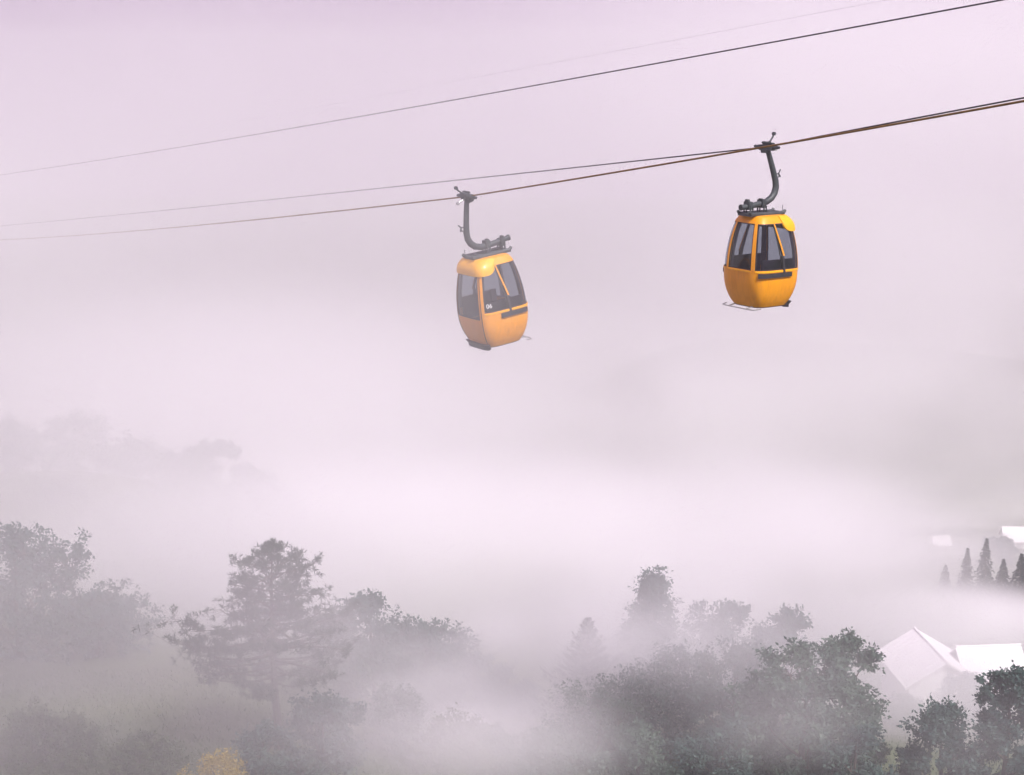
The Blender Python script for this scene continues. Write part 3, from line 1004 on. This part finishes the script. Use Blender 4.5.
    lv.build('grip_lever', M['steel'], go, smooth=True)
    sp = MB()
    sp.tube([(.0, .04, -.03), (.0, .20, -.035), (.0, .28, -.055)], .024, 7)
    sp.tube([(-.03, .28, -.06), (.03, .28, -.06)], .038, 10)
    sp.build('guide_roller', M['galv'], go, smooth=True)
    for sx in (-1, 1):          # tapering rope guides on both sides of the grip
        tg = MB().tube([(sx * .20, 0, 0), (sx * .42, 0, 0)], [.05, .031], 10)
        tg.build('rope_guide', M['steel'], go, smooth=True)
    return root

def copy_tree(o, parent=None):
    c = o.copy()
    COL.objects.link(c)
    if parent:
        c.parent = parent
    for ch in list(o.children):
        copy_tree(ch, c)
    return c

def hang(o, p, door_out, swing, pitch=0.0, yaw=0.0):
    """door_out +1: the door looks to the near left (left cabin), -1: to the far right. swing about the rope, degrees"""
    ydir = ON if door_out > 0 else -ON
    xdir = ydir.cross(Vector((0, 0, 1)))
    base = Matrix((xdir, ydir, Vector((0, 0, 1)))).transposed()
    Rm = Matrix.Rotation(math.radians(yaw), 3, 'Z') @ base @ Matrix.Rotation(math.radians(swing), 3, 'X') @ Matrix.Rotation(math.radians(pitch), 3, 'Y')
    o.matrix_world = Matrix.Translation(p) @ Rm.to_4x4()

cabA = make_cabin()
cabB = copy_tree(cabA)
hang(cabA, fA(0.0), +1, -20.0, 0.0)
# the cabin itself hangs straighter than its swung arm: it turns on the clamps under the arm
piv = Matrix.Translation((0, -.3, -1.34))
for ch in cabA.children:
    if ch.name.split('.')[0] not in ('hanger_arm', 'grip'):
        ch.matrix_basis = piv @ Matrix.Rotation(math.radians(12.5), 4, 'X') @ piv.inverted()
hang(cabB, fB(0.0), -1, 0.0, 0.0)
tag(cabA, 'hazy yellow gondola cabin on the left, hung on the lower rope, door hood facing left', 'gondola', 'gondola cabins')
tag(cabB, 'clear bright yellow gondola cabin on the right, hung on the upper rope', 'gondola', 'gondola cabins')

# cabin number on the left cabin's end window
tcu = bpy.data.curves.new('cabin_number', 'FONT')
tcu.body = '06'
tcu.size = 0.15
tcu.align_x = 'CENTER'
tcu.extrude = 0.002
tob = bpy.data.objects.new('tmp_text', tcu)
COL.objects.link(tob)
dg = bpy.context.evaluated_depsgraph_get()
tme = bpy.data.meshes.new_from_object(tob.evaluated_get(dg))
bpy.data.objects.remove(tob)
num = link('cabin_number', tme, M['white'], cabA)
fe_ = 1 if True else -1
def stick(o, s, t):
    p, px_, pt = S(s, t, 0.004), S(s + .02, t, 0.004), S(s, t + .01, 0.004)
    r = (px_ - p).normalized()
    u = (p - pt).normalized()
    n_ = r.cross(u).normalized()
    u = n_.cross(r)
    o.matrix_basis = Matrix.Translation(p) @ Matrix((r, u, n_)).transposed().to_4x4()

# the end that faces the camera
def facing_end(cab):
    bpy.context.view_layer.update()
    d = cab.matrix_world.to_3x3() @ Vector((1, 0, 0))
    return 0 if d.y < 0 else 4
FE = facing_end(cabA)
print('facing ends', FE, facing_end(cabB))
stick(num, 0.72 if FE == 0 else 3.28, 0.52)
num.matrix_basis = piv @ Matrix.Rotation(math.radians(12.5), 4, 'X') @ piv.inverted() @ num.matrix_basis

# ------------------------------------------------------------------ air
def volume_mat(name, density, color=(0.991, 0.970, 0.992), aniso=0.25):
    m = bpy.data.materials.new(name)
    m.use_nodes = True
    nt = m.node_tree
    nt.nodes.clear()
    o = nt.nodes.new('ShaderNodeOutputMaterial')
    v = nt.nodes.new('ShaderNodeVolumePrincipled')
    v.inputs['Color'].default_value = (*color, 1)
    v.inputs['Density'].default_value = density
    v.inputs['Anisotropy'].default_value = aniso
    nt.links.new(v.outputs[0], o.inputs['Volume'])
    return m, nt, v

hz_m, _, _ = volume_mat('haze_air', 0.0011)
lo, hi = Vector((-700, -50, -215)), Vector((800, 2100, 32))
hz = MB().box((lo + hi) / 2, hi - lo).build('haze', hz_m)
tag(hz, 'even pale fog filling the whole valley', 'haze', kind='stuff')

def mist(c, r, dens, label, scale=0.03, lo_=0.38, hi_=0.68, seed=0.0, rz=0.0, soft=1.0):
    """a drifting bank of mist: dense in the middle, torn at its edges"""
    m, nt, v = volume_mat('mist', 0.0, (0.999, 0.996, 0.999), aniso=0.1)
    tc = nt.nodes.new('ShaderNodeTexCoord')
    ln = nt.nodes.new('ShaderNodeVectorMath')
    ln.operation = 'LENGTH'
    nt.links.new(tc.outputs['Object'], ln.inputs[0])
    fall = nt.nodes.new('ShaderNodeMapRange')
    fall.interpolation_type = 'SMOOTHSTEP'
    fall.inputs['From Min'].default_value = 1.0
    fall.inputs['From Max'].default_value = 1.0 - soft
    nt.links.new(ln.outputs['Value'], fall.inputs['Value'])
    geo = nt.nodes.new('ShaderNodeNewGeometry')
    mp = nt.nodes.new('ShaderNodeMapping')
    mp.inputs['Location'].default_value = (seed * 7.3, seed * 3.1, seed)
    mp.inputs['Scale'].default_value = (1, 1, 1.6)
    nt.links.new(geo.outputs['Position'], mp.inputs['Vector'])
    n = nt.nodes.new('ShaderNodeTexNoise')
    n.inputs['Scale'].default_value = scale
    n.inputs['Detail'].default_value = 4.0
    nt.links.new(mp.outputs[0], n.inputs['Vector'])
    nr = nt.nodes.new('ShaderNodeMapRange')
    nr.interpolation_type = 'SMOOTHSTEP'
    nr.inputs['From Min'].default_value = lo_
    nr.inputs['From Max'].default_value = hi_
    nr.inputs['To Min'].default_value = 0.1
    nt.links.new(n.outputs['Fac'], nr.inputs['Value'])
    mu = nt.nodes.new('ShaderNodeMath')
    mu.operation = 'MULTIPLY'
    nt.links.new(fall.outputs[0], mu.inputs[0])
    nt.links.new(nr.outputs[0], mu.inputs[1])
    m2 = nt.nodes.new('ShaderNodeMath')
    m2.operation = 'MULTIPLY'
    m2.inputs[1].default_value = dens
    nt.links.new(mu.outputs[0], m2.inputs[0])
    nt.links.new(m2.outputs[0], v.inputs['Density'])
    bm = bmesh.new()
    bmesh.ops.create_icosphere(bm, subdivisions=3, radius=1.0)
    me = bpy.data.meshes.new('mist_bank')
    bm.to_mesh(me)
    bm.free()
    o = link('mist_bank', me, m)
    o.location = c
    o.scale = r
    o.rotation_euler.z = math.radians(rz)
    tag(o, label, 'mist', kind='stuff')
    return o

mist(at(490, 662, 84), (18, 8, 6.5), 0.55, 'white mist drifting over the foot of the descending row of trees', 0.06, seed=1)
mist(at(640, 668, 80), (16, 5, 4.5), 0.32, 'white mist across the middle of the centre trees', 0.06, seed=2)
mist(at(770, 570, 118), (23, 18, 12), 0.5, 'bright mist filling the valley left of the upper huts', 0.03, seed=3)
mist(at(955, 630, 124), (20, 9, 4.5), 0.6, 'bright mist on the meadow between the white house and the upper spruces', 0.05, seed=5, lo_=0.2, hi_=0.55)
mist(at(950, 545, 236), (60, 20, 15), 0.12, 'bright mist behind the upper huts', 0.04, seed=14, lo_=0.25, hi_=0.6)
mist(at(935, 690, 82), (11, 5, 6), 0.34, 'bright mist in front of the white house', 0.06, seed=11, lo_=0.1, hi_=0.5)
mist(at(930, 740, 56), (11, 5, 4), 0.08, 'thin mist drifting in front of the lower right trees', 0.08, seed=18, lo_=0.3)
mist(at(265, 625, 73), (12, 7, 9), 0.10, 'grey mist in front of the tall pine', 0.05, seed=4, lo_=0.1, hi_=0.5)
mist(at(30, 600, 97), (26, 10, 12), 0.065, 'grey mist close in front of the dark trees at the left edge', 0.05, seed=16, lo_=0.05, hi_=0.5)
mist(at(690, 620, 72), (14, 5, 5.5), 0.19, 'pale veil of mist before the tops of the centre trees', 0.07, seed=21, lo_=0.15, hi_=0.55)
mist(at(690, 735, 57), (9, 4, 3), 0.11, 'thin streak of mist across the dark shrubs at the bottom', 0.12, seed=22, lo_=0.35, hi_=0.65)
mist(at(800, 690, 57), (8, 4, 4), 0.10, 'thin pale mist washing over the big green tree', 0.1, seed=23, lo_=0.25, hi_=0.6)
mist(at(990, 562, 165), (26, 8, 8), 0.14, 'white mist between the upper spruces and the topmost huts', 0.05, seed=24, lo_=0.2, hi_=0.55)
mist(at(60, 740, 58), (15, 9, 5), 0.18, 'pale mist low over the bushes at the lower left', 0.05, seed=12, lo_=0.3)
mist(at(465, 735, 60), (11, 6, 3.6), 0.34, 'pale mist low over the shrubs at the bottom centre', 0.08, seed=15, lo_=0.3, hi_=0.6)
mist(at(400, 560, 126), (44, 18, 12), 0.20, 'mist behind the tall pine hiding the meadow', 0.03, seed=13, lo_=0.25, hi_=0.55)
mist(at(130, 470, 148), (58, 24, 24), 0.085, 'mist hiding the trees on the left rise', 0.03, seed=9, lo_=0.1, hi_=0.55)
mist(at(60, 220, 44), (27, 17, 11), 0.135, 'high mist veil round the far ends of the cables', 0.03, seed=10, lo_=0.3, hi_=0.7)
mist(at(425, 290, 27), (5.2, 5, 4), 0.08, 'thin veil of mist before the left cabin', 0.08, seed=6)
mist(at(640, 560, 190), (60, 30, 18), 0.24, 'white mist lying across the valley floor behind the centre trees', 0.025, seed=19, lo_=0.25, hi_=0.6)
mist(at(260, 530, 250), (135, 90, 52), 0.08, 'wide mist bank deep in the valley behind the pine', 0.012, seed=7, lo_=0.25, hi_=0.55)
mist(at(900, 400, 290), (125, 60, 52), 0.047, 'high mist bank against the far right hill', 0.02, seed=8, lo_=0.25, hi_=0.6)
mist(at(1000, 90, 300), (150, 90, 60), 0.022, 'bright high mist at the upper right', 0.012, seed=17, lo_=0.2, hi_=0.55)
